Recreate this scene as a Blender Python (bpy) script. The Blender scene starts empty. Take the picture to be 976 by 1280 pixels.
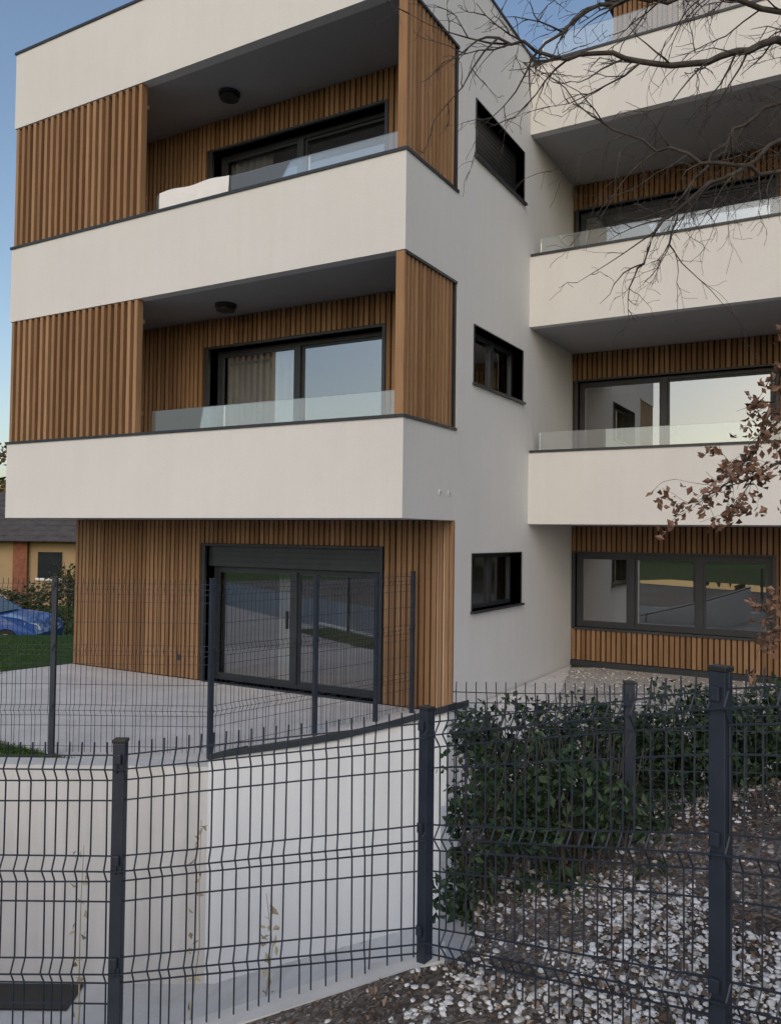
import bpy, math, random
from mathutils import Vector, noise, Matrix
random.seed(7)
R=random.random
def U(a,b): return a+(b-a)*R()
CY,SY=math.cos(math.radians(30)),math.sin(math.radians(30))
def S(a,b,z=0.0): return (a*CY-b*SY, a*SY+b*CY, z)

# ---------------- materials ----------------
def mat(name):
    m=bpy.data.materials.new(name); m.use_nodes=True
    nt=m.node_tree; return m,nt,nt.nodes['Principled BSDF']
def N(nt,t,**k):
    n=nt.nodes.new(t)
    for a,v in k.items(): setattr(n,a,v)
    return n
def ramp(nt,fac,stops):
    r=N(nt,'ShaderNodeValToRGB'); e=r.color_ramp.elements
    while len(e)<len(stops): e.new(0.5)
    for i,(p,c) in enumerate(stops): e[i].position=p; e[i].color=(*c,1)
    nt.links.new(fac,r.inputs[0]); return r.outputs[0]
def coords(nt,scale=(1,1,1)):
    g=N(nt,'ShaderNodeTexCoord'); mp=N(nt,'ShaderNodeMapping'); mp.inputs['Scale'].default_value=scale
    nt.links.new(g.outputs['Object'],mp.inputs[0]); return mp.outputs[0]
def noi(nt,vec,scale,detail=4,rough=.55):
    n=N(nt,'ShaderNodeTexNoise'); n.inputs['Scale'].default_value=scale; n.inputs['Detail'].default_value=detail; n.inputs['Roughness'].default_value=rough
    nt.links.new(vec,n.inputs['Vector']); return n.outputs['Fac']
def bump(nt,b,h,strength,dist=.01):
    n=N(nt,'ShaderNodeBump'); n.inputs['Strength'].default_value=strength; n.inputs['Distance'].default_value=dist
    nt.links.new(h,n.inputs['Height']); nt.links.new(n.outputs[0],b.inputs['Normal'])
def mul(nt,a,b):
    mx=N(nt,'ShaderNodeMix',data_type='RGBA',blend_type='MULTIPLY'); mx.inputs[0].default_value=1
    nt.links.new(a,mx.inputs[6]); nt.links.new(b,mx.inputs[7]); return mx.outputs[2]
def noisy(name,stops,scale=3,rough=.8,bs=.3,bscale=80,bd=.005,sc=(1,1,1),metal=0,spec=.5,lo=.3,hi=.7):
    m,nt,b=mat(name); c=coords(nt,sc)
    f=noi(nt,c,scale)
    n=len(stops); st=[(lo+(hi-lo)*i/max(1,n-1),s) for i,s in enumerate(stops)]
    nt.links.new(ramp(nt,f,st),b.inputs['Base Color'])
    b.inputs['Roughness'].default_value=rough; b.inputs['Metallic'].default_value=metal; b.inputs['Specular IOR Level'].default_value=spec
    if bs: bump(nt,b,noi(nt,c,bscale,2),bs,bd)
    return m
def render_wall(name,c0,c1,streak=.93):
    # broad tone variation + faint vertical rain streaks + fine grain
    m,nt,b=mat(name); c=coords(nt,(1,1,1)); cs=coords(nt,(3,3,.22))
    col=ramp(nt,noi(nt,c,.6,5),[(.3,c0),(.7,c1)])
    st=ramp(nt,noi(nt,cs,1.6,5,.6),[(.35,(streak,streak,streak*.99)),(.6,(1,1,1))])
    gr=ramp(nt,noi(nt,c,120,2),[(.3,(.955,.955,.955)),(.7,(1.02,1.02,1.02))])
    nt.links.new(mul(nt,mul(nt,col,st),gr),b.inputs['Base Color']); b.inputs['Roughness'].default_value=.92; b.inputs['Specular IOR Level'].default_value=.15
    bump(nt,b,noi(nt,c,170,2),.5,.003); return m
M={}
M['plaster']=render_wall('plaster',(.70,.69,.68),(.75,.74,.725),.975)
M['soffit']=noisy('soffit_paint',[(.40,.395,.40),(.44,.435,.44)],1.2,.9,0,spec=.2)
M['retwall']=render_wall('retaining_concrete',(.56,.56,.56),(.68,.68,.675),.90)
M['retwall2']=render_wall('retaining_plaster_light',(.70,.725,.76),(.77,.79,.82),.95)
M['anth']=noisy('anthracite_metal',[(.020,.024,.030),(.030,.035,.043)],5,.45,0)
M['fence']=noisy('fence_powder_coat',[(.014,.020,.036),(.024,.033,.052)],8,.5,0)
M['black']=noisy('shutter_black',[(.012,.012,.013),(.02,.02,.02)],8,.5,0)
M['rubber']=noisy('rubber',[(.012,.012,.012),(.02,.02,.02)],8,.8,0)
M['lightfloor']=render_wall('ramp_concrete',(.46,.465,.475),(.60,.605,.61),.9)
M['interior']=noisy('interior_paint',[(.62,.60,.56),(.68,.66,.62)],2,.9,0)
M['parquet']=noisy('parquet_oak',[(.30,.19,.09),(.42,.28,.15)],6,.5,0,sc=(1,8,1))
M['white']=noisy('white_fabric',[(.80,.80,.80),(.85,.85,.85)],5,.9,.2,60,.003)
M['curtain']=noisy('curtain_fabric',[(.62,.62,.63),(.74,.74,.75)],5,.9,0)
M['bark']=noisy('tree_bark',[(.03,.025,.022),(.06,.048,.04),(.09,.075,.065)],14,.9,.6,60,.01)
M['roof']=noisy('roof_tile',[(.06,.055,.055),(.11,.10,.10)],3,.9,.4,12,.05)
M['housewall']=noisy('house_render',[(.36,.25,.14),(.43,.31,.18)],1,.9,0)
M['brick']=noisy('house_brick',[(.20,.07,.04),(.30,.12,.07)],6,.9,.3,30,.01)
M['lawn']=noisy('lawn_grass',[(.035,.075,.015),(.06,.12,.025),(.09,.13,.04)],5,.95,1,140,.03,spec=.1)
def pave():
    m,nt,b=mat('terrace_concrete'); c=coords(nt)
    col=ramp(nt,noi(nt,c,2.0,5),[(.3,(.60,.58,.575)),(.7,(.74,.72,.715))])
    sp=ramp(nt,noi(nt,c,55,3,.7),[(.3,(.76,.75,.74)),(.55,(1.02,1.02,1.02))])
    nt.links.new(mul(nt,col,sp),b.inputs['Base Color']); b.inputs['Roughness'].default_value=.95; b.inputs['Specular IOR Level'].default_value=.15
    bump(nt,b,noi(nt,c,70,3),.6,.008); return m
M['pave']=pave()
def wood(name,k=1.0):
    m,nt,b=mat(name)
    c=coords(nt,(14,14,.9)); g=N(nt,'ShaderNodeNewGeometry')
    add=N(nt,'ShaderNodeVectorMath',operation='ADD')
    sc=N(nt,'ShaderNodeMath',operation='MULTIPLY'); sc.inputs[1].default_value=37
    nt.links.new(g.outputs['Random Per Island'],sc.inputs[0])
    nt.links.new(c,add.inputs[0]); nt.links.new(sc.outputs[0],add.inputs[1])
    f=noi(nt,add.outputs[0],1.5,6,.6)
    q=lambda r,gg,bb:(r*k,gg*k,bb*k)
    base=ramp(nt,g.outputs['Random Per Island'],[(0,q(.245,.138,.070)),(.3,q(.295,.170,.088)),(.6,q(.335,.198,.105)),(1,q(.385,.235,.130))])
    gr=ramp(nt,f,[(.3,(.74,.72,.70)),(.7,(1.06,1.04,1.02))])
    nt.links.new(mul(nt,base,gr),b.inputs['Base Color']); b.inputs['Roughness'].default_value=.65
    b.inputs['Specular IOR Level'].default_value=.2
    bump(nt,b,f,.3,.004); return m
M['wood']=wood('cedar_wood',1.1)
M['woodw']=wood('cedar_cladding_wood',.86)
M['wooddark']=noisy('wood_backing',[(.035,.02,.012),(.055,.032,.02)],5,.9,0)
def glass(name,tint,ior=1.5,frost=0.0,boost=0.0):
    m=bpy.data.materials.new(name); m.use_nodes=True; nt=m.node_tree; nt.nodes.clear()
    o=N(nt,'ShaderNodeOutputMaterial'); t=N(nt,'ShaderNodeBsdfTransparent'); t.inputs[0].default_value=(*tint,1)
    g=N(nt,'ShaderNodeBsdfGlossy'); g.inputs['Roughness'].default_value=.01; g.inputs[0].default_value=(.95,.97,1,1)
    fr=N(nt,'ShaderNodeFresnel'); fr.inputs[0].default_value=ior
    ad=N(nt,'ShaderNodeMath',operation='ADD',use_clamp=True); ad.inputs[1].default_value=boost
    nt.links.new(fr.outputs[0],ad.inputs[0])
    mx=N(nt,'ShaderNodeMixShader'); nt.links.new(ad.outputs[0],mx.inputs[0])
    last=t.outputs[0]
    if frost:
        d=N(nt,'ShaderNodeBsdfDiffuse'); d.inputs[0].default_value=(.77,.81,.80,1)
        m2=N(nt,'ShaderNodeMixShader'); m2.inputs[0].default_value=frost
        nt.links.new(last,m2.inputs[1]); nt.links.new(d.outputs[0],m2.inputs[2]); last=m2.outputs[0]
    nt.links.new(last,mx.inputs[1]); nt.links.new(g.outputs[0],mx.inputs[2]); nt.links.new(mx.outputs[0],o.inputs[0])
    return m
M['glass']=glass('window_glass',(.62,.66,.66),1.5,0,.30)
M['rail']=glass('railing_glass',(.92,.95,.95),1.45,.13,.05)
def vor(name,scale,stops,big,bs,bd,ch=0):
    m,nt,b=mat(name); c=coords(nt)
    wn=N(nt,'ShaderNodeTexNoise'); wn.inputs['Scale'].default_value=18; nt.links.new(c,wn.inputs['Vector'])
    wa=N(nt,'ShaderNodeVectorMath',operation='MULTIPLY_ADD'); wa.inputs[1].default_value=(.06,.06,.06)
    nt.links.new(wn.outputs['Color'],wa.inputs[0]); nt.links.new(c,wa.inputs[2])
    v=N(nt,'ShaderNodeTexVoronoi'); v.inputs['Scale'].default_value=scale; v.inputs['Randomness'].default_value=1; nt.links.new(wa.outputs[0],v.inputs[0])
    sep=N(nt,'ShaderNodeSeparateColor'); nt.links.new(v.outputs['Color'],sep.inputs[0])
    col=ramp(nt,sep.outputs[ch],stops)
    bg=ramp(nt,noi(nt,c,1.6),big)
    fine=ramp(nt,noi(nt,c,90,4,.7),[(.3,(.7,.69,.68)),(.65,(1.1,1.1,1.1))])
    nt.links.new(mul(nt,mul(nt,col,bg),fine),b.inputs['Base Color']); b.inputs['Roughness'].default_value=.95; b.inputs['Specular IOR Level'].default_value=.1
    bump(nt,b,noi(nt,c,60,6,.7),bs,bd); return m
M['gravel']=vor('gravel_ground',60,[(0,(.38,.36,.34)),(.4,(.52,.50,.48)),(.8,(.62,.60,.58)),(1,(.75,.74,.73))],[(.35,(.82,.80,.79)),(.65,(1.02,1.02,1.02))],.6,.015)
M['soil']=vor('soil_bed',70,[(0,(.13,.105,.09)),(.45,(.22,.19,.17)),(.85,(.33,.30,.28)),(1,(.55,.54,.53))],[(.35,(.65,.62,.6)),(.62,(1.05,1.05,1.05))],1.0,.03,1)
def island(name,stops,rough=.8,spec=.3):
    m,nt,b=mat(name); g=N(nt,'ShaderNodeNewGeometry')
    n=len(stops); nt.links.new(ramp(nt,g.outputs['Random Per Island'],[(i/(n-1),s) for i,s in enumerate(stops)]),b.inputs['Base Color'])
    b.inputs['Roughness'].default_value=rough; b.inputs['Specular IOR Level'].default_value=spec; return m
M['stone']=island('white_stones',[(.25,.24,.23),(.50,.49,.48),(.68,.68,.68),(.80,.80,.81)])
M['leaf']=island('hedge_leaf',[(.012,.025,.016),(.020,.042,.02),(.032,.06,.025),(.055,.085,.04)],.5,.35)
M['dryleaf']=island('dry_leaf',[(.13,.07,.05),(.20,.115,.08),(.27,.17,.125)],.8,.2)
M['litter']=island('leaf_litter',[(.10,.07,.055),(.17,.125,.095),(.27,.215,.165)],.9,.1)
M['weed']=island('dry_weed',[(.34,.29,.2),(.46,.41,.3)],.9,.1)
M['bush']=island('bush_leaf',[(.035,.05,.02),(.07,.085,.035),(.12,.10,.06)],.9,.1)
M['farleaf']=island('autumn_leaf',[(.12,.07,.035),(.2,.13,.06),(.28,.18,.09)],.9,.1)
M['grass']=island('grass_blade',[(.035,.08,.015),(.06,.12,.025),(.10,.15,.04)],.9,.1)
def carpaint():
    m,nt,b=mat('car_paint_blue'); b.inputs['Base Color'].default_value=(.015,.075,.33,1); b.inputs['Metallic'].default_value=.1
    b.inputs['Roughness'].default_value=.35; b.inputs['Coat Weight'].default_value=.5; return m
M['car']=carpaint()
M['carglass']=noisy('car_glass',[(.02,.025,.03),(.03,.035,.04)],3,.08,0)
M['chrome']=noisy('wheel_alloy',[(.45,.45,.46),(.55,.55,.56)],3,.35,0,metal=.8)
M['lamp_lens']=noisy('lamp_lens',[(.35,.02,.02),(.5,.03,.03)],3,.2,0)

# ---------------- mesh builder ----------------
class MB:
    def __init__(s): s.v=[];s.f=[];s.m=[];s.ms=[]
    def mi(s,k):
        if k not in s.ms: s.ms.append(k)
        return s.ms.index(k)
    def poly(s,pts,k):
        i=len(s.v); s.v+=[tuple(p) for p in pts]; s.f.append(tuple(range(i,i+len(pts)))); s.m.append(s.mi(k))
    def hexa(s,p,k):
        i=len(s.v); s.v+=[tuple(q) for q in p]
        for f in ((3,2,1,0),(4,5,6,7),(0,1,5,4),(1,2,6,5),(2,3,7,6),(3,0,4,7)):
            s.f.append(tuple(i+j for j in f)); s.m.append(s.mi(k))
    def box(s,x0,x1,y0,y1,z0,z1,k):
        if x0>x1:x0,x1=x1,x0
        if y0>y1:y0,y1=y1,y0
        s.hexa([(x0,y0,z0),(x1,y0,z0),(x1,y1,z0),(x0,y1,z0),(x0,y0,z1),(x1,y0,z1),(x1,y1,z1),(x0,y1,z1)],k)
    def bar(s,p,q,w,k,n=4,w2=None): s.tube([p,q],[w,w if w2 is None else w2],k,n)
    def tube(s,pts,rad,k,n=5):
        pts=[Vector(p) for p in pts]; base=len(s.v); m=s.mi(k)
        for i,p in enumerate(pts):
            t=(pts[min(i+1,len(pts)-1)]-pts[max(i-1,0)]).normalized()
            up=Vector((0,0,1)) if abs(t.z)<.9 else Vector((1,0,0))
            a=t.cross(up).normalized(); b=t.cross(a)
            for j in range(n):
                an=2*math.pi*(j+.5)/n; s.v.append(tuple(p+(a*math.cos(an)+b*math.sin(an))*rad[i]))
        for i in range(len(pts)-1):
            for j in range(n):
                s.f.append((base+i*n+j,base+i*n+(j+1)%n,base+(i+1)*n+(j+1)%n,base+(i+1)*n+j)); s.m.append(m)
        s.f.append(tuple(base+j for j in range(n))[::-1]); s.m.append(m)
        l=base+(len(pts)-1)*n; s.f.append(tuple(l+j for j in range(n))); s.m.append(m)
    def cyl(s,c,ax,r,h,k,n=20,r2=None):
        c=Vector(c); d={'x':Vector((1,0,0)),'y':Vector((0,1,0)),'z':Vector((0,0,1))}[ax] if isinstance(ax,str) else Vector(ax)
        s.tube([c-d*h/2,c+d*h/2],[r,r if r2 is None else r2],k,n)
    def obj(s,name,parent=None,smooth=False,bevel=0):
        me=bpy.data.meshes.new(name); me.from_pydata(s.v,[],s.f); 
        for k in s.ms: me.materials.append(M[k])
        me.polygons.foreach_set('material_index',s.m)
        if smooth: me.polygons.foreach_set('use_smooth',[True]*len(s.f))
        me.update(); o=bpy.data.objects.new(name,me); bpy.context.scene.collection.objects.link(o)
        if parent: o.parent=parent
        if bevel:
            b=o.modifiers.new('b','BEVEL'); b.width=bevel; b.segments=2; b.limit_method='ANGLE'
        return o
def empty(name):
    o=bpy.data.objects.new(name,None); bpy.context.scene.collection.objects.link(o); return o
def wall(mb,axis,c0,c1,u0,u1,v0,v1,holes,k):
    us=sorted({u0,u1,*[h[0] for h in holes],*[h[1] for h in holes]}); vs=sorted({v0,v1,*[h[2] for h in holes],*[h[3] for h in holes]})
    for i in range(len(us)-1):
        j=0
        def hole(j): 
            um=(us[i]+us[i+1])/2; vm=(vs[j]+vs[j+1])/2
            return any(h[0]<um<h[1] and h[2]<vm<h[3] for h in holes)
        while j<len(vs)-1:
            if hole(j): j+=1; continue
            e=j
            while e+1<len(vs)-1 and not hole(e+1): e+=1
            if axis=='y': mb.box(us[i],us[i+1],c0,c1,vs[j],vs[e+1],k)
            else: mb.box(c0,c1,us[i],us[i+1],vs[j],vs[e+1],k)
            j=e+1

# ---------------- building ----------------
bld=empty('apartment_building')
XL,XR=-11.35,-4.43; YB,YW=7.93,9.24; H=3.0
WB,WY=11.83,13.95; WXR=4.2; TOP=9.5
shell=MB(); met=MB(); soff=MB()
fw=[(-8.50,-5.49,0.02,2.01),(-8.50,-5.49,2.72,4.94),(-8.50,-5.49,5.72,7.93)]
sw=[(9.80,11.55,1.22+H*i-(.02 if i else 0),1.96+H*i) for i in range(3)]
ww=[(-4.36,-1.25,.66,1.93),(-4.33,-1.2,2.72,4.90),(-4.33,-1.2,5.72,7.90)]
wall(shell,'y',YW+.035,YW+.30,XL,XR-.30,-.2,TOP-.02,fw,'wooddark')
wall(shell,'x',XR-.30,XR,YW+.035,WY+.3,-.3,TOP,sw,'plaster')
shell.box(XL,XL+.3,YW+.30,18,-1.2,TOP,'plaster')
shell.box(XL+.3,XR-.3,17.7,18,-1.2,TOP,'plaster')
wall(shell,'y',WY+.035,WY+.3,XR,WXR-.3,-.3,TOP-.02,ww,'wooddark')
shell.box(WXR-.3,WXR,WB,18,-1.2,TOP,'plaster')
shell.box(XR-.3,WXR-.3,17.7,18,-1.2,TOP,'plaster')
for z in (-.25,2.42,5.42,8.42):
    t=.25 if z<0 else .28
    shell.box(XL+.3,XR-.3,YW+.30,17.7,z,z+t,'interior')
    shell.box(XR,WXR-.3,WY+.3,17.7,z,z+t,'interior')
for z in (0,2.7,5.7):
    shell.box(XL+.31,XR-.31,YW+.31,13.3,z+.001,z+.02,'parquet')
    shell.box(XL+.31,XR-.31,13.3,13.4,z+.001,z+2.4,'interior')
    shell.box(-8.9,-8.8,YW+.31,13.3,z+.02,z+2.4,'interior')
    shell.box(XR+.01,WXR-.31,16.6,16.7,z+.001,z+2.4,'interior')
    shell.box(-1.1,-1.0,WY+.31,16.6,z+.001,z+2.4,'interior')
for i,(z0,z1) in enumerate([(2.39,3.51),(5.39,6.51),(8.39,9.55)]):
    shell.box(XL,XR,YB,YB+.15,z0,z1,'plaster')
    shell.box(XR-.15,XR,YB+.15,YW+.035,z0,z1,'plaster')
    shell.box(XL,XL+.15,YB+.15,YW+.30,z0,z1,'plaster')
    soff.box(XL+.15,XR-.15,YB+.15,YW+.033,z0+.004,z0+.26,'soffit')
    met.box(XL-.02,XR+.02,YB-.02,YB+.17,z1,z1+.035,'anth')
    e=YW+.035 if i<2 else WY
    met.box(XR-.17,XR+.02,YB+.17,e,z1,z1+.035,'anth')
    met.box(XL-.02,XL+.17,YB+.17,YW+.3,z1,z1+.035,'anth')
shell.box(XR-.3,XR,YW+.035,WY+.3,TOP,9.55,'plaster')
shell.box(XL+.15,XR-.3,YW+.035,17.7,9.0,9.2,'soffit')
for i,(z0,z1) in enumerate([(2.39,3.47),(5.39,6.47),(8.36,9.42)]):
    shell.box(XR,WXR-.3,WB,WB+.15,z0,z1,'plaster')
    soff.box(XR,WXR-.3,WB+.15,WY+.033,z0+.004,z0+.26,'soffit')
    met.box(XR+.022,WXR-.302,WB-.02,WB+.17,z1,z1+.035,'anth')
shell.box(-3.9,3.6,14.6,17.6,9.3,12.0,'wooddark')
met.box(-4.1,3.9,14.2,17.8,12.0,12.15,'anth')
shell.box(XR,WXR-.3,WY+.3,17.7,9.0,9.25,'soffit')
shell.obj('walls',bld); soff.obj('balcony_soffits',bld); 
cl=MB()
def cladY(x0,x1,z0,z1,y,holes=(),pitch=.086,w=.060):
    x=x0
    while x<x1-.01:
        e=min(x+w,x1)
        segs=[(z0,z1)]
        for h in holes:
            if e>h[0] and x<h[1]:
                ns=[]
                for a,b in segs:
                    if h[2]>a and h[3]<b: ns+= [(a,h[2]),(h[3],b)]
                    elif h[2]<=a<h[3]: ns.append((h[3],b))
                    else: ns.append((a,b))
                segs=ns
        j=U(-.003,.003)
        for a,b in segs:
            if b-a>.02: cl.box(x+j,e+j,y+U(-.004,.004),y+.034,a,b,'woodw')
        x+=pitch
ex=.06
cladY(XL+.004,XR-.05,.02,2.385,YW,[(fw[0][0]-ex,fw[0][1]+ex,0.0,fw[0][3]+.04)])
cladY(XL+.16,XR-.16,2.66,5.385,YW,[(fw[1][0]-ex,fw[1][1]+ex,2.6,fw[1][3]+.04)])
cladY(XL+.16,XR-.16,5.66,8.385,YW,[(fw[2][0]-ex,fw[2][1]+ex,5.6,fw[2][3]+.04)])
cl.box(XR-.04,XR+.002,YW-.004,YW+.0345,0,2.385,'woodw')
cladY(XR+.02,WXR-.32,.1,2.385,WY,[(ww[0][0]-ex,ww[0][1]+.02,ww[0][2]-.03,ww[0][3]+.02)])
cladY(XR+.02,WXR-.32,2.66,5.385,WY,[(ww[1][0]-ex,ww[1][1]+.02,2.6,ww[1][3]+.02)])
cladY(XR+.02,WXR-.32,5.66,8.355,WY,[(ww[2][0]-ex,ww[2][1]+.02,5.6,ww[2][3]+.02)])
cladY(-3.9,3.6,9.3,11.98,14.55)
cl.obj('cedar_cladding',bld)
met.box(XR+.003,WXR-.3,WY-.03,WY+.034,-.1,.09,'anth')
lv=MB()
for z0,z1 in ((3.55,5.385),(6.55,8.385)):
    x=XL+.03
    while x<-8.62:
        lv.box(x,x+.060,YB+.015,YB+.115,z0,z1,'wood'); x+=.132
    y=YB+.09
    while y<YW-.05:
        lv.box(XR-.115,XR-.015,y,y+.056,z0,z1,'wood'); y+=.100
    lv.box(XR-.12,XR-.01,YB+.01,YB+.055,z0,z1,'wood')
    y=YB+.14
    while y<YW-.03:
        lv.box(XL+.02,XL+.12,y,y+.06,z0,z1,'wood'); y+=.132
    lv.box(XL+.06,-8.62,YB+.125,YB+.150,z0+.25,z0+.31,'wood'); lv.box(XL+.06,-8.62,YB+.125,YB+.150,z1-.31,z1-.25,'wood')
    lv.box(XR-.145,XR-.12,YB+.1,YW-.05,z0+.25,z0+.31,'wood')
    met.box(XR-.13,XR-.005,YW-.005,YW+.034,z0,z1,'anth')
    met.box(XR-.12,XR+.008,YB+.012,YW+.034,z1-.03,z1+.003,'anth')
    lv.box(XR-.165,XR-.150,YB+.10,YW-.02,z0,z1,'wooddark')
lv.obj('cedar_louvre_screens',bld)
gl=MB(); fr=MB()
def winY(x0,x1,z0,z1,y,divs,shut=0.0,rev=.2,ft=.06):
    yf=y+rev
    fr.box(x0-.05,x0,y-.012,yf+.02,z0,z1+.03,'anth'); fr.box(x1,x1+.05,y-.012,yf+.02,z0,z1+.03,'anth')
    fr.box(x0,x1,y-.012,yf+.02,z1,z1+.03,'anth'); fr.box(x0,x1,y-.03,yf+.02,z0-.04,z0,'anth')
    zt=z1
    if shut:
        fr.box(x0,x1,yf-.12,yf+.05,z1-shut,z1,'anth'); zt=z1-shut
        for q in range(1,4): fr.box(x0,x1,yf-.124,yf-.12,z1-shut*q/4-.004,z1-shut*q/4+.004,'black')
    fr.box(x0,x1,yf,yf+.08,zt-ft,zt,'anth'); fr.box(x0,x1,yf,yf+.08,z0,z0+ft,'anth')
    fr.box(x0,x0+ft,yf,yf+.08,z0+ft,zt-ft,'anth'); fr.box(x1-ft,x1,yf,yf+.08,z0+ft,zt-ft,'anth')
    xs=[x0+ft]+[d for d in divs]+[x1-ft]
    for i,d in enumerate(divs): fr.box(d-ft*.75,d+ft*.75,yf-.01,yf+.07,z0+ft,zt-ft,'anth')
    for i in range(len(xs)-1):
        yy=yf+.03+(.02 if i%2 else 0)
        a=xs[i]+(ft*.75 if i else 0); b=xs[i+1]-(ft*.75 if i<len(xs)-2 else 0)
        s=.035
        fr.box(a,b,yy-.02,yy+.02,z0+ft,z0+ft+s,'anth'); fr.box(a,b,yy-.02,yy+.02,zt-ft-s,zt-ft,'anth')
        fr.box(a,a+s,yy-.02,yy+.02,z0+ft+s,zt-ft-s,'anth'); fr.box(b-s,b,yy-.02,yy+.02,z0+ft+s,zt-ft-s,'anth')
        gl.poly([(a+s,yy,z0+ft+s),(b-s,yy,z0+ft+s),(b-s,yy,zt-ft-s),(a+s,yy,zt-ft-s)],'glass')
winY(*fw[0],YW,[-7.0],shut=.30)
winY(*fw[1],YW,[-7.0]); winY(*fw[2],YW,[-7.0])
winY(*ww[0],WY,[-3.42,-2.33],rev=.1,ft=.07)
winY(*ww[1],WY,[-2.9],rev=.12); winY(*ww[2],WY,[-2.9],rev=.12)
fr.box(-7.13,-7.10,YW+.17,YW+.20,.85,1.1,'black')
for i,h in enumerate(sw):
    y0,y1,z0,z1=h; xf=XR-.16; t=.055
    fr.box(xf-.07,XR+.012,y0-.015,y0+.0,z0,z1,'anth'); fr.box(xf-.07,XR+.012,y1,y1+.015,z0,z1,'anth')
    fr.box(xf-.07,XR+.012,y0-.015,y1+.015,z1,z1+.015,'anth'); fr.box(xf-.07,XR+.05,y0-.04,y1+.04,z0-.03,z0,'anth')
    if i==2: fr.box(xf-.02,xf+.03,y0,y1,z0,z1,'black'); 
    else:
        fr.box(xf-.06,xf,y0,y1,z0,z0+t,'anth'); fr.box(xf-.06,xf,y0,y1,z1-t,z1,'anth')
        fr.box(xf-.06,xf,y0,y0+t,z0+t,z1-t,'anth'); fr.box(xf-.06,xf,y1-t,y1,z0+t,z1-t,'anth')
        ym=y0+.95; fr.box(xf-.06,xf+.01,ym-.05,ym+.05,z0+t,z1-t,'anth')
        gl.poly([(xf-.03,y0+t,z0+t),(xf-.03,y1-t,z0+t),(xf-.03,y1-t,z1-t),(xf-.03,y0+t,z1-t)],'glass')
    for q in range(12):
        if i==2: fr.box(xf+.03,xf+.036,y0,y1,z0+.06*q,z0+.06*q+.05,'black')
gl.obj('window_glass',bld); fr.obj('window_frames',bld)
rg=MB()
def rail(x0,x1,y,z0,z1,n):
    w=(x1-x0)/n
    for i in range(n): rg.box(x0+w*i+.004,x0+w*(i+1)-.004,y,y+.014,z0,z1,'rail')
rail(-8.5,XR-.2,YB+.2,3.3,3.86,3); rail(-8.5,XR-.2,YB+.2,6.3,6.86,3)
rail(XR+.1,WXR-.4,WB+.2,3.2,3.80,4); rail(XR+.1,WXR-.4,WB+.2,6.2,6.80,4)
rail(XR+.1,WXR-.4,WB+.22,9.2,9.95,4)
rg.obj('glass_balustrades',bld)
for z in (3.3,6.3): met.box(-8.5,XR-.2,YB+.19,YB+.225,z-.03,z+.02,'anth')
met.obj('metal_copings',bld)
lp=MB()
for z in (5.39,8.39):
    lp.cyl((-7.73,8.72,z-.02),'z',.15,.04,'anth',28); lp.cyl((-7.73,8.72,z-.055),'z',.11,.03,'black',28); lp.cyl((-7.73,8.72,z-.08),'z',.13,.02,'anth',28)
lp.obj('ceiling_lamps',bld)
cu=MB()
def curtain(x0,x1,y,z0,z1):
    n=int((x1-x0)/.015); pr=None
    for i in range(n+1):
        x=x0+(x1-x0)*i/n; yy=y+.045*math.sin(x*44+.8*math.sin(x*7))+.01*math.sin(x*17)
        if pr: cu.poly([(pr[0],pr[1],z0),(x,yy,z0),(x,yy,z1),(pr[0],pr[1],z1)],'curtain')
        pr=(x,yy)
curtain(-8.42,-7.05,YW+.36,2.75,4.9); curtain(-8.42,-7.6,YW+.36,5.75,7.9)
curtain(-7.5,-7.05,YW+.5,.05,1.7)
cu.obj('curtains',bld,smooth=True)
vt=MB()
for y in (8.85,9.1): vt.cyl((XR+.004,y,2.72),'x',.035,.012,'plaster',16); vt.cyl((XR+.011,y,2.72),'x',.02,.004,'soffit',12)
vt.box(-9.02,-8.94,YW-.018,YW-.004,.28,.36,'anth')
vt.obj('wall_vents',bld)
bk=MB(); pr=None
for x in [-8.42+i*.05 for i in range(26)]:
    yy=YB+.235; zt=6.885+.012*math.sin(x*9)
    cur=[(x,a,b) for a,b in [(yy-.065+.008*math.sin(x*23),6.56),(yy-.06,6.75),(yy-.055,zt-.01),(yy-.03,zt),(yy+.01,zt),(yy+.10,zt-.05),(yy+.15,zt-.5)]]
    if pr:
        for i in range(len(cur)-1): bk.poly([pr[i],cur[i],cur[i+1],pr[i+1]],'white')
    pr=cur
bk.obj('white_blanket',None,smooth=True)

# ---------------- terrain ----------------
def bank(a,b):
    near=.53+.17*(a-.15)
    if a<.15: near=.53+.34*(a-.15)
    near=max(-.2,min(1.0,near))
    if b>4.4:
        t=min(1,(b-4.4)/2.8); t=t*t*(3-2*t); near*=1-t
    return near
def wallb(a):
    if a<-1.62: return 7.78
    return 7.78+(a+1.62)/2.0*(-1.75)
def edge(b): return .22+.16*(b-3.4)/2.5
def rampz(a): return -1.96+max(0,(a+1.62))/1.92*1.36
def hgt(a,b):
    e=edge(b)
    if a<e+.1 and b<wallb(a)+.22 and b>3.32: return rampz(a)
    if a<e and b<=3.32: return bank(a,b)
    if a<e: return -.01 if b<17 else -.01-.95*min(1,(b-17)/4)
    z=bank(a,b)
    if b>17: z=-.01-.95*min(1,(b-17)/4)*(1 if a<-3 else 0)
    return z-.01
g=MB(); st=.15
A0,A1,B0,B1=-30.0,12.0,-9.0,30.0
av=[]; a=A0
while a<A1-.01: av.append(a); a+= st if -9<a<6 else 1.0
av.append(A1)
bv=[]; b=B0
while b<B1-.01: bv.append(b); b+= st if 0<b<14 else 1.0
bv.append(B1)
idx={}
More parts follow.
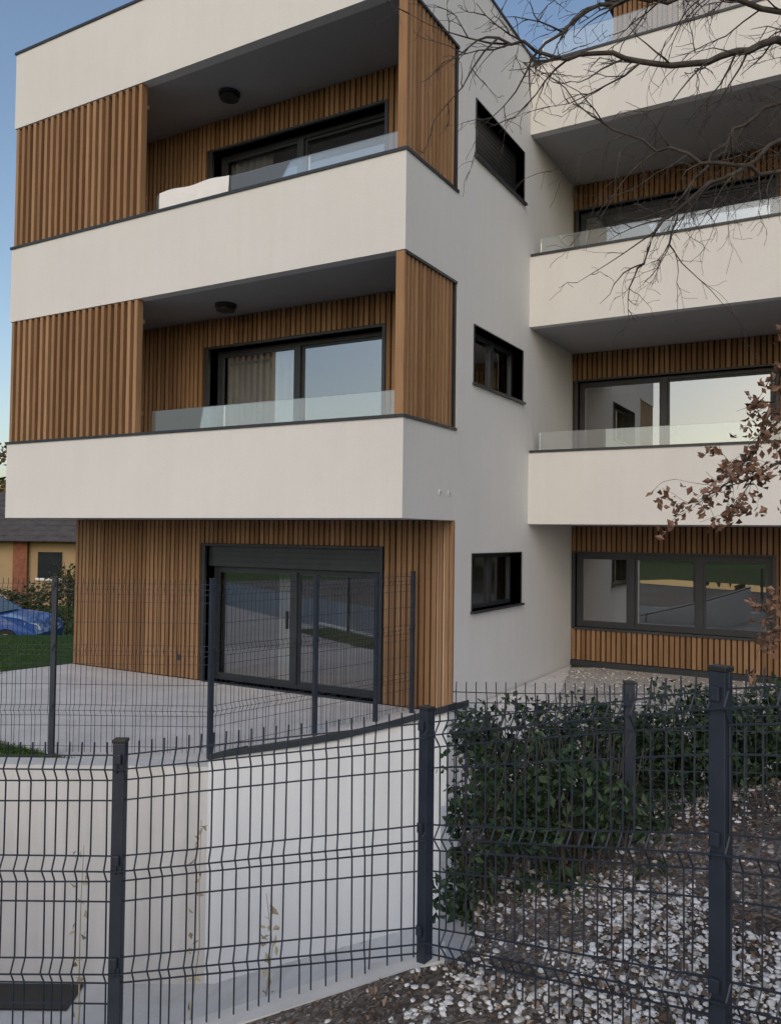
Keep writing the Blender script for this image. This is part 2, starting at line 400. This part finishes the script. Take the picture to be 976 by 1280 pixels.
for i,a in enumerate(av):
    for j,b in enumerate(bv):
        z=hgt(a,b)
        if b<7 and a>.5: z+=.02*noise.noise(Vector((a*1.5,b*1.5,0)))
        idx[i,j]=len(g.v); g.v.append(S(a,b,z))
for i in range(len(av)-1):
    for j in range(len(bv)-1):
        a,b=(av[i]+av[i+1])/2,(bv[j]+bv[j+1])/2
        if a<edge(b) and 3.3<b<wallb(a): k='lightfloor'
        elif b<5.6 and (a>-.0 or b<3.3): k='soil'
        elif b>14 or (b>11.8 and a<-5): k='lawn'
        else: k='gravel'
        g.f.append((idx[i,j],idx[i+1,j],idx[i+1,j+1],idx[i,j+1])); g.m.append(g.mi(k))
F=500
def ring(a0,a1,b0,b1,z): g.poly([S(a0,b0,z),S(a1,b0,z),S(a1,b1,z),S(a0,b1,z)],'lawn')
ring(-F,F,B1,F,-.96); ring(-F,A0,-F,B1,-.96); ring(A1,F,-F,B1,-.03); ring(A0,A1,-F,B0,.1)
g.obj('ground')
pv=MB()
pv.poly([S(-6.4,12.4,.004),S(-4.6,8.75,.004),S(-2.9,7.95,.004),S(-1.0,7.95,.004),S(.35,7.2,.004),S(1.2,8.5,.004),S(2.4,11.6,.004),(-4.4,13.9,.004),(-4.4,9.25,.004),(-11.4,9.25,.004)],'pave')
pv.obj('terrace_paving')
lw=MB(); LA=[(-8,8.9),(-8,7.95),(-3.0,7.95),(-4.3,8.75)]
lw.poly([S(a,b,.008) for a,b in LA],'lawn'); lw.poly([S(-14,12.2,.008),S(-6.4,12.5,.008),(-11.4,9.3,.008),(-11.4,14,.008),S(-14,16.8,.008)],'lawn')
for i in range(9000):
    if i<3500:
        a=U(-5.2,-3.0); b=U(7.95,8.9)
        if b>7.95+.62*(-2.95-a): continue
    else:
        a=U(-9,-5.9); b=U(12.4,16.5)
    h=U(.02,.05); p=Vector(S(a,b,.006)); d=Vector((U(-1,1),U(-1,1),0))*.008
    lw.poly([p-d,p+d,p+Vector((U(-.02,.02),U(-.02,.02),h))],'grass')
lw.obj('lawn')

# ---------------- retaining walls ----------------
rw=MB()
def wseg(mb,p,q,t,zb0,zt0,zb1,zt1,k):
    (a0,b0),(a1,b1)=p,q; d=Vector((a1-a0,b1-b0)).normalized(); n=Vector((-d.y,d.x))*t
    mb.hexa([S(a0,b0,zb0),S(a1,b1,zb1),S(a1+n.x,b1+n.y,zb1),S(a0+n.x,b0+n.y,zb0),S(a0,b0,zt0),S(a1,b1,zt1),S(a1+n.x,b1+n.y,zt1),S(a0+n.x,b0+n.y,zt0)],k)
wseg(rw,(-9,7.70),(-1.66,7.70),.24,-2.2,.03,-2.2,.03,'retwall')
prof=[(-1.66,.10),(-1.45,.175),(-1.2,.265),(-.8,.41),(-.4,.565),(0.0,.745),(.42,.95)]
for (a0,z0),(a1,z1) in zip(prof,prof[1:]):
    wseg(rw,(a0,wallb(a0)-.08),(a1,wallb(a1)-.08),.42,-2.2,z0,-2.2,z1,'retwall2')
wseg(rw,(.38,5.85),(.22,3.40),.15,-2.0,.30,-2,.48,'retwall')
wseg(rw,(-9,3.26),(-1.1,3.26),.14,-2.2,-.24,-2.2,.12,'retwall'); wseg(rw,(-1.1,3.26),(.24,3.26),.14,-2.2,.12,-2.2,.55,'retwall')
rw.obj('retaining_wall')
cp=MB()
for (a0,z0),(a1,z1) in zip(prof,prof[1:]):
    wseg(cp,(a0,wallb(a0)-.12),(a1,wallb(a1)-.12),.26,z0+.001,z0+.05,z1+.001,z1+.05,'anth')
cpo=cp.obj('wall_coping'); cpo.parent=bpy.data.objects['retaining_wall']
dr=MB(); wseg(dr,(-9,7.25),(-2.75,7.25),.40,-1.955,-1.94,-1.955,-1.94,'black'); dr.obj('drain_channel')

# ---------------- mesh fences ----------------
def fence(name,pts,pitch,wr,pw,folds,posts=None,bot=.05,spike=.03):
    root=empty(name); pm=MB(); wm=MB()
    for i,(a,b,z0,z1) in enumerate(pts):
        if posts is not None and i not in posts: continue
        j=min(i,len(pts)-2); d=Vector((pts[j+1][0]-pts[j][0],pts[j+1][1]-pts[j][1])).normalized(); n=Vector((-d.y,d.x))
        w=pw/2; t=pw*.42
        def q(s,r,z): return S(a+d.x*s+n.x*r,b+d.y*s+n.y*r,z)
        pm.hexa([q(-w,-t,z0-.3),q(w,-t,z0-.3),q(w,t,z0-.3),q(-w,t,z0-.3),q(-w,-t,z1+.03),q(w,-t,z1+.03),q(w,t,z1+.03),q(-w,t,z1+.03)],'fence')
        w+=.003;t+=.003
        pm.hexa([q(-w,-t,z1+.03),q(w,-t,z1+.03),q(w,t,z1+.03),q(-w,t,z1+.03),q(-w,-t,z1+.045),q(w,-t,z1+.045),q(w,t,z1+.045),q(-w,t,z1+.045)],'black')
        w*=.5
        for f in folds:
            zz=z1-f-.03; pm.hexa([q(-w,-t-.012,zz),q(w,-t-.012,zz),q(w,-t,zz),q(-w,-t,zz),q(-w,-t-.012,zz+.04),q(w,-t-.012,zz+.04),q(w,-t,zz+.04),q(-w,-t,zz+.04)],'fence')
    for (a0,b0,z00,z10),(a1,b1,z01,z11) in zip(pts,pts[1:]):
        L=math.hypot(a1-a0,b1-b0); d=Vector((a1-a0,b1-b0))/L; n=Vector((-d.y,d.x))
        def P(s,r,z): return S(a0+d.x*s-n.x*r,b0+d.y*s-n.y*r,z)
        k=max(1,int(L/pitch))
        for i in range(k+1):
            s=(i+.5)*pitch
            if s>L: break
            t=s/L; zb=z00+(z01-z00)*t+bot; zt=z10+(z11-z10)*t
            pf=[(zt+spike,0)]
            for f in folds:
                if zt-f-.12>zb: pf+=[(zt-f,0),(zt-f-.05,.03),(zt-f-.10,0)]
            pf.append((zb,0))
            ta=U(-.002,.002)
            wm.tube([P(s+ta*e,r+U(-.001,.001),z) for e,(z,r) in enumerate(pf)],[wr]*len(pf),'fence',4)
        def hz(off,r):
            za=z10-off; zb_=z11-off
            if min(za-z00,zb_-z01)<bot: return
            sg=U(-.004,.004)
            wm.tube([P(L*e/4,r,za+(zb_-za)*e/4+(sg if 0<e<4 else 0)) for e in range(5)],[wr*1.1]*5,'fence',4)
        hh=max(z10-z00,z11-z01)
        hs=[]
        for f in folds: hs+=[(f,0.006),(f+.05,.036),(f+.10,.006)]
        o=.0
        while o<hh:
            if all(abs(o-x[0])>.06 for x in hs): hs.append((o,.006))
            o+=.2
        for o,r in hs: hz(o,r)
    pm.obj('posts',root,bevel=.003); wm.obj('mesh_panels',root)
fence('mesh_fence',[(-3.4,3.38,-.25,1.29),(-1.07,3.33,.08,1.325),(.155,3.30,.50,1.475),(.93,2.32,.60,1.80),(1.75,1.3,.75,2.06)],.05,.0033,.05,(.02,.42,.82))
fence('mesh_fence',[(-6.9,8.02,0,1.70),(-5.1,8.05,0,1.70),(-3.27,8.08,0,1.71),(-1.73,8.08,0,1.71),(-.80,9.05,0,1.71),(-.15,9.75,0,1.71),(.29,10.25,0,1.71)],.05,.0026,.05,(.02,.62,1.2))
fence('mesh_fence',[(.32,4.2,.45,1.43),(1.22,4.2,.5,1.43),(2.4,4.1,.7,1.45),(3.6,4.0,.8,1.5)],.05,.0028,.05,(.02,.5),posts=(1,2,3))

# ---------------- foliage ----------------
def leafq(mb,c,s,k,elong=1.5):
    d=Vector((U(-1,1),U(-1,1),U(-1,1))).normalized(); e=d.cross(Vector((U(-1,1),U(-1,1),U(-1,1)))).normalized()
    c=Vector(c); n=d.cross(e)*s*.25
    mb.v+= [tuple(c-d*s*elong*.5),tuple(c+e*s*.45+n),tuple(c+d*s*elong*.5),tuple(c-e*s*.45+n)]
    i=len(mb.v)-4; mb.f.append((i,i+1,i+2,i+3)); mb.m.append(mb.mi(k))
def rv(r):
    return Vector((random.gauss(0,1),random.gauss(0,1),random.gauss(0,1))).normalized()*r*(R()**.4)*1.25
hd=MB()
for i in range(230):
    a=U(.42,3.9); b=U(4.32,5.0); zb=bank(a,b)
    top=1.16+.2*noise.noise(Vector((a*2.2,b*2,3)))+.03*a
    z=zb+.02+(top-zb)*(R()**.8); r=U(.07,.15)
    for q in range(70):
        v=rv(r); leafq(hd,S(a+v.x,b+v.y,z+v.z),U(.022,.045),'leaf',1.4)
for i in range(80):
    a=U(.42,3.9); b=U(4.4,4.9); z0=bank(a,b)
    hd.tube([S(a,b,z0-.05),S(a+U(-.1,.1),b+U(-.1,.1),(z0+1.1)/2),S(a+U(-.15,.15),b+U(-.15,.15),1.2)],[.008,.006,.003],'bark',4)
hd.obj('hedge')
sh=MB()
for i in range(85):
    a=random.gauss(.70,.27); b=U(3.62,4.1)
    if a<.28 : a=.28+R()*.2
    if a>1.35: a=U(.5,1.2)
    t=(a-.3)/1.0
    z=U(.44,1.2-.25*abs(t-.4)); r=U(.04,.12)
    for q in range(44):
        v=rv(r); leafq(sh,S(a+v.x,b+v.y,z+v.z),U(.018,.042),'leaf',1.7)
for i in range(50):
    a=U(.33,1.1); b=U(3.7,4.0)
    sh.tube([S(a,b,.4),S(a+U(-.06,.06),b,.8),S(a+U(-.15,.15),b+U(-.1,.1),U(1.0,1.38))],[.007,.005,.002],'bark',4)
sh.obj('garden_shrub')
def ico():
    t=(1+5**.5)/2; v=[(-1,t,0),(1,t,0),(-1,-t,0),(1,-t,0),(0,-1,t),(0,1,t),(0,-1,-t),(0,1,-t),(t,0,-1),(t,0,1),(-t,0,-1),(-t,0,1)]
    f=[(0,11,5),(0,5,1),(0,1,7),(0,7,10),(0,10,11),(1,5,9),(5,11,4),(11,10,2),(10,7,6),(7,1,8),(3,9,4),(3,4,2),(3,2,6),(3,6,8),(3,8,9),(4,9,5),(2,4,11),(6,2,10),(8,6,7),(9,8,1)]
    return [Vector(q).normalized() for q in v],f
IV,IF=ico()
def stone(mb,c,s,k):
    i=len(mb.v); sx,sy,sz=s*U(.7,1.4),s*U(.7,1.2),s*U(.4,.8); an=U(0,6.3); ca,sa=math.cos(an),math.sin(an)
    for v in IV:
        w=v*U(.75,1.2); x,y=w.x*sx,w.y*sy; mb.v.append((c[0]+x*ca-y*sa,c[1]+x*sa+y*ca,c[2]+w.z*sz))
    m=mb.mi(k)
    for f in IF: mb.f.append(tuple(i+j for j in f)); mb.m.append(m)
sb=MB(); n=0
while n<11500:
    a=U(-1.3,3.4); b=U(2.1,5.0)
    if a<edge(b)+.15 and b>3.24: continue
    p=noise.noise(Vector((a*1.3+3,b*1.5,1.7)))+.5*noise.noise(Vector((a*4.5,b*4.5,0)))
    p+=.45*math.exp(-((a-.3)/.6)**2-((b-3.0)/.45)**2)-.25*(a>1.9)
    if R()>max(.07,min(1,(p+.08)*3.0)): continue
    s=.005+.012*R()**2.0
    stone(sb,S(a,b,bank(a,b)-.008+s*.35),s,'stone'); n+=1
sb.obj('white_stones')
lt=MB()
for i in range(7500):
    a=U(-1.3,3.6); b=U(1.8,5.8)
    if a<edge(b)+.15 and b>3.24: continue
    leafq(lt,S(a,b,bank(a,b)+U(-.005,.02)),U(.008,.028),'litter')
for i in range(350):
    a=U(-.9,3.3); b=U(2.2,4.4)
    if a<edge(b)+.2 and b>3.2: continue
    z=bank(a,b); an=U(0,6.28); L=U(.05,.16)
    lt.tube([S(a,b,z+.005),S(a+L*.5*math.cos(an),b+L*.5*math.sin(an),z+U(.01,.03)),S(a+L*math.cos(an),b+L*math.sin(an),z+.006)],[.002,.002,.001],'litter',4)
lt.obj('leaf_litter')
pb=MB()
for i in range(1500):
    x=U(-4.3,1.0); y=U(9.5,13.8); stone(pb,(x,y,.008),U(.01,.022),'stone')
pb.obj('terrace_pebbles')
wd=MB()
for (a,b,h) in ((-.82,3.62,1.05),(-.5,3.6,.75),(-1.35,3.7,.9)):
    pts=[S(a,b,-.9)]
    for e in range(1,8): pts.append(S(a+U(-.02,.02),b+U(-.02,.02),-.9+(h+.8)*e/7))
    wd.tube(pts,[.004]*5+[.003,.002,.0015],'weed',4)
    for q in range(26):
        e=U(-.1,h-.1); leafq(wd,S(a+U(-.03,.03),b+U(-.03,.03),e),U(.01,.03),'weed',2)
wd.obj('dry_weeds')

# ---------------- foreground tree ----------------
tr=empty('bare_tree'); tb=MB(); tl=MB()
tb.tube([S(3.7,4.3,.4),S(3.68,4.28,1.2),S(3.6,4.22,2.4),S(3.55,4.2,3.6),S(3.6,4.2,4.8),S(3.5,4.3,6.2),S(3.7,4.2,7.5)],[.19,.15,.135,.12,.10,.07,.03],'bark',12)
limbs=[
 ([(3.58,4.2,4.0),(2.6,4.1,4.62),(1.9,4,4.66),(1.5,3.95,4.52),(1.1,3.9,4.5),(.75,3.9,4.52),(.45,3.9,4.62)],.024,0),
 ([(3.58,4.2,3.6),(2.7,4.2,4.25),(2.1,4.1,4.28),(1.65,4.1,4.02),(1.35,4.1,3.78),(1.2,4.1,3.5)],.018,0),
 ([(3.58,4.2,3.4),(2.6,3.9,3.9),(2.0,3.9,3.96),(1.6,3.85,3.97),(1.25,3.9,4.08),(.95,3.9,4.2)],.016,0),
 ([(3.58,4.2,3.9),(2.6,4.3,4.3),(2.0,4.2,4.45),(1.7,4.2,4.25),(1.5,4.2,3.95),(1.42,4.2,3.7)],.014,0),
 ([(3.6,4.2,3.0),(2.8,4,3.3),(2.3,4,3.35),(2.0,4,3.15),(1.82,4,2.85)],.015,1),
 ([(3.62,4.2,2.5),(2.7,4,2.75),(2.15,4,2.72),(1.88,4,2.55),(1.62,4,2.45)],.013,1),
 ([(3.62,4.2,2.7),(2.7,4.1,2.95),(2.1,4.1,2.9),(1.85,4.1,2.7),(1.75,4.1,2.55)],.011,1),
 ([(3.62,4.2,1.8),(2.7,4,1.98),(2.15,4,1.91),(1.92,4,1.87)],.010,1),
 ([(3.58,4.2,4.6),(2.5,4,5.15),(1.9,4,5.0),(1.35,4,4.88),(.95,4,4.78),(.65,4,4.55)],.022,0),
 ([(3.58,4.2,4.3),(2.6,4.6,5.0),(1.9,4.5,5.2),(1.2,4.4,5.15),(.6,4.4,5.3)],.022,0),
 ([(3.6,4.2,5.0),(4.5,4.6,5.7),(5.4,5,6.2)],.05,0),([(3.6,4.2,5.4),(3.2,5.2,6.4),(3.0,6,7.2)],.05,0),([(3.62,4.2,3.3),(4.6,3.6,4.1),(5.5,3.2,4.6)],.045,0),([(3.6,4.2,4.9),(3.2,3.3,5.8),(3.0,2.6,6.4)],.045,0)]
def spline(pts,sub=5):
    out=[]; P=[Vector(p) for p in pts]
    for i in range(len(P)-1):
        p0,p1,p2,p3=P[max(i-1,0)],P[i],P[i+1],P[min(i+2,len(P)-1)]
        for s in range(sub):
            t=s/sub; out.append(.5*((2*p1)+(-p0+p2)*t+(2*p0-5*p1+4*p2-p3)*t*t+(-p0+3*p1-3*p2+p3)*t**3))
    out.append(P[-1]); return out
def twig(p,d,L,r,lev,leafy):
    n=5; pts=[p.copy()]; dd=d.copy()
    for i in range(n):
        dd=(dd+Vector((U(-.3,.3),U(-.3,.3),U(-.36,.26)))).normalized(); pts.append(pts[-1]+dd*L/n)
    tb.tube([S(*q) for q in pts],[max(.0010,r*(1-.75*i/n)) for i in range(n+1)],'bark',4 if lev else 5)
    if lev<2:
        for i in range(1,n+1):
            if R()<.58:
                sd=(dd+Vector((U(-1,1),U(-.8,.8),U(-1,.9)))).normalized(); twig(pts[i],sd,L*U(.35,.6),r*.55,lev+1,leafy)
    if leafy:
        for q in pts[2:]:
            if R()<.52:
                for e in range(3):
                    leafq(tl,S(q.x+U(-.03,.03),q.y+U(-.03,.03),q.z-U(0,.05)),U(.02,.038),'dryleaf',1.5)
for pts,r,leafy in limbs:
    sp=spline(pts)
    for i,p in enumerate(sp): 
        if 0<i: p+=Vector((U(-.02,.02),U(-.02,.02),U(-.025,.025)))
    n=len(sp); tb.tube([S(*q) for q in sp],[r*(1-.85*i/n)+.0015 for i in range(n)],'bark',7)
    for i in range(5,n):
        if R()<.9 or leafy:
            t=(sp[min(i+1,n-1)]-sp[i-1]).normalized()
            d=(t*.8+Vector((U(-.5,.3),U(-.6,.6),U(-1,.6)))).normalized()
            twig(sp[i],d,(U(.12,.3) if leafy else U(.2,.55))*(1 if r<.04 else 2),max(.0025,r*.24),0 if not leafy else 1,leafy and i>n*.45)
tb.obj('branches',tr,smooth=True); tl.obj('dry_leaves',tr)

# ---------------- background left ----------------
hs=empty('neighbour_house'); h=MB()
def SB(mb,a0,a1,b0,b1,z0,z1,k):
    mb.hexa([S(a0,b0,z0),S(a1,b0,z0),S(a1,b1,z0),S(a0,b1,z0),S(a0,b0,z1),S(a1,b0,z1),S(a1,b1,z1),S(a0,b1,z1)],k)
SB(h,-24,-12.6,35,43,-1,1.85,'housewall')
SB(h,-15.9,-15.3,34.8,34.98,-1,1.84,'brick'); SB(h,-18.9,-18.3,34.8,34.98,-1,1.84,'brick')
SB(h,-14.9,-13.9,34.93,34.99,.2,1.3,'carglass'); SB(h,-15.0,-13.8,34.90,34.925,.1,.2,'white')
SB(h,-17.8,-16.9,34.93,34.99,.2,1.3,'carglass')
h.obj('walls',hs)
h=MB()
h.poly([S(-24.6,34.3,1.75),S(-12,34.3,1.75),S(-13.5,39,4.0),S(-23,39,4.0)],'roof'); h.poly([S(-12,34.3,1.75),S(-12,43.7,1.75),S(-13.5,39,4.0)],'roof')
h.poly([S(-12,43.7,1.75),S(-24.6,43.7,1.75),S(-23,39,4.0),S(-13.5,39,4.0)],'roof'); h.poly([S(-24.6,43.7,1.75),S(-24.6,34.3,1.75),S(-23,39,4.0)],'roof')
h.poly([S(-24.6,34.3,1.74),S(-12,34.3,1.74),S(-12,43.7,1.74),S(-24.6,43.7,1.74)],'roof')
for r in range(10): 
    t=r/10; SB(h,-24.6+1.6*t,-12-1.5*t,34.3+4.7*t,34.36+4.7*t,1.76+2.25*t,1.80+2.25*t,'roof')
h.obj('roof',hs)
def blob(name,centers,n,leafk,ls,trunks=()):
    m=MB()
    for p,q,r in trunks: m.tube([S(*p),S((p[0]+q[0])/2+.1,(p[1]+q[1])/2,(p[2]+q[2])/2),S(*q)],[r,r*.7,r*.25],'bark',7)
    for (a,b,z,r) in centers:
        for i in range(n):
            v=rv(r)
            leafq(m,S(a+v.x,b+v.y,z+v.z*.85),U(ls*.6,ls*1.3),leafk,1.3)
    return m.obj(name)
blob('garden_bush',[(-9.0+U(-.55,.8),24+U(-.6,.6),U(-.6,1.1),U(.25,.5)) for i in range(18)],60,'bush',.10,[((-9.0+U(-.6,.6),24,-1),(-9.0+U(-.8,.8),24,1.3),.025) for i in range(10)])
blob('garden_bush',[(-12+U(-3,2),31+U(-.5,.5),U(-.8,.1),U(.3,.5)) for i in range(20)],70,'bush',.13)
for (a,b,hh) in ((-25,48,7.5),(-30,46,8.5),(-21.5,52,5.2)):
    cs=[(a+random.gauss(0,1.4),b+random.gauss(0,1.2),U(1.8,hh)-.6,U(.6,1.2)) for i in range(26)]
    blob('autumn_tree',cs,70,'farleaf',.28,[((a,b,-1),(a,b,hh-.8),.22)]+[((a,b,1.5),(c[0],c[1],c[2]),.06) for c in cs[:14]])
cs=[]
for i in range(150):
    an=U(0,2*math.pi); r=U(95,130); cs.append((r*math.cos(an),r*math.sin(an),U(0,5),U(4,7)))
blob('distant_trees',cs,80,'bush',1.6)
bw=MB(); wseg(bw,(-22,19),(-8.2,19),.15,-1.0,-.35,-1,-.35,'retwall'); bw.obj('garden_wall')

# ---------------- car ----------------
car=empty('parked_car'); cm=MB()
prf=[(-2.0,.35),(-2.03,.62),(-1.95,.88),(-1.72,1.02),(-1.45,1.36),(-1.1,1.46),(-.2,1.48),(.3,1.40),(.95,.98),(1.6,.88),(1.95,.72),(2.03,.5),(2.0,.3)]
arch=[]
for cx in (1.25,-1.25):
    for e in range(9):
        an=math.pi*e/8; arch.append((cx+.36*math.cos(an),.3+.36*math.sin(an)))
low=[(1.65,.22)]+arch[:9]+[(.85,.22),(-.85,.22)]+arch[9:]+[(-1.65,.22)]
full=prf+low
def half(z): return .86 if z<.95 else .86-.27*(z-.95)/.53
c0=(-11.05,22.0,-.96)
def CP(x,w,z): return S(c0[0]+x,c0[1]+w,c0[2]+z)
i0=len(cm.v); nF=len(full)
for s in (-1,1):
    for x,z in full: cm.v.append(CP(x,s*half(z),z))
for j in range(nF):
    k=(j+1)%nF; cm.f.append((i0+j,i0+k,i0+nF+k,i0+nF+j)); cm.m.append(cm.mi('car'))
cm.f.append(tuple(range(i0,i0+nF))); cm.m.append(cm.mi('car')); cm.f.append(tuple(range(i0+nF,i0+2*nF))[::-1]); cm.m.append(cm.mi('car'))
cm.obj('body',car,bevel=.02)
cw=MB()
for s in (-1,1):
    for q in ([(-1.55,1.0),(-1.32,1.33),(-1.0,1.40),(-.45,1.42),(-.45,1.0)],[(-.38,1.0),(-.38,1.42),(-.15,1.42),(.22,1.36),(.8,1.0)]):
        cw.poly([CP(x,s*(half(z)+.012),z) for x,z in q],'carglass')
for q in ((.34,.93,1.37,1.01),(-1.47,-1.73,1.33,1.05)):
    x0,x1,z0,z1=q; ins=.1
    dx=.02 if x0>0 else -.02
    cw.poly([CP(x0+dx,-half(z0)+ins,z0+.02),CP(x0+dx,half(z0)-ins,z0+.02),CP(x1+dx,half(z1)-ins,z1+.02),CP(x1+dx,-half(z1)+ins,z1+.02)],'carglass')
cw.obj('windows',car)
wh=MB(); dv=Vector(S(0,1,0))
for cx in (1.25,-1.25):
    for s in (-1,1):
        wh.cyl(CP(cx,s*.76,.31),dv,.31,.2,'rubber',24); wh.cyl(CP(cx,s*.865,.31),dv,.2,.02,'chrome',20)
        for e in range(5):
            an=e*1.257; wh.bar(CP(cx,s*.88,.31),CP(cx+.19*math.cos(an),s*.88,.31+.19*math.sin(an)),.025,'anth')
wh.obj('wheels',car)
lm=MB()
for s in (-1,1):
    lm.hexa([CP(1.75,s*.84,.66),CP(2.03,s*.6,.60),CP(2.03,s*.55,.60),CP(1.75,s*.78,.66),CP(1.72,s*.87,.80),CP(1.96,s*.6,.74),CP(1.96,s*.55,.74),CP(1.72,s*.78,.80)],'white')
    lm.hexa([CP(-1.9,s*.87,.78),CP(-2.04,s*.7,.78),CP(-2.02,s*.6,.78),CP(-1.85,s*.8,.78),CP(-1.85,s*.87,.98),CP(-1.98,s*.7,.98),CP(-1.96,s*.6,.98),CP(-1.8,s*.8,.98)],'lamp_lens')
    lm.hexa([CP(.62,s*.87,.98),CP(.78,s*.87,.98),CP(.78,s*1.0,.98),CP(.62,s*1.0,.98),CP(.62,s*.87,1.1),CP(.74,s*.87,1.1),CP(.74,s*1.0,1.1),CP(.62,s*1.0,1.1)],'car')
lm.obj('lights_and_mirrors',car)

# ---------------- camera ----------------
cam=bpy.data.cameras.new('camera'); co=bpy.data.objects.new('camera',cam); bpy.context.scene.collection.objects.link(co)
cam.sensor_fit='VERTICAL'; cam.sensor_height=36; cam.lens=1029/1280*36; cam.clip_start=.05; cam.clip_end=2000
p=math.radians(1.6); ro=math.radians(.7)
F_=Vector((-SY*math.cos(p),CY*math.cos(p),math.sin(p))); Rt=Vector((CY,SY,0)); Up=Rt.cross(F_)
R2=Rt*math.cos(ro)+Up*math.sin(ro); U2=-Rt*math.sin(ro)+Up*math.cos(ro)
m=Matrix((R2,U2,-F_)).transposed().to_4x4(); m.translation=Vector((0,0,2.2)); co.matrix_world=m
bpy.context.scene.camera=co

# ---------------- light ----------------
el=math.radians(30); az=Vector((.30,-1.0,0)).normalized()
sd=Vector((az.x*math.cos(el),az.y*math.cos(el),math.sin(el)))
w=bpy.data.worlds.new('World'); bpy.context.scene.world=w; w.use_nodes=True; nt=w.node_tree
sky=nt.nodes.new('ShaderNodeTexSky'); sky.sky_type='NISHITA'; sky.sun_disc=False; sky.sun_elevation=el
sky.sun_rotation=math.atan2(az.x,az.y); sky.air_density=1.15; sky.dust_density=2.0; sky.ozone_density=1.0
nt.links.new(sky.outputs[0],nt.nodes['Background'].inputs[0]); nt.nodes['Background'].inputs[1].default_value=.15
sl=bpy.data.lights.new('sun','SUN'); sl.energy=.3; sl.angle=math.radians(35); sl.color=(1,.85,.68)
so=bpy.data.objects.new('sun',sl); bpy.context.scene.collection.objects.link(so)
so.rotation_euler=(-sd).to_track_quat('-Z','Y').to_euler()
sc=bpy.context.scene; sc.view_settings.view_transform='Standard'; sc.view_settings.look='None'; sc.view_settings.exposure=0
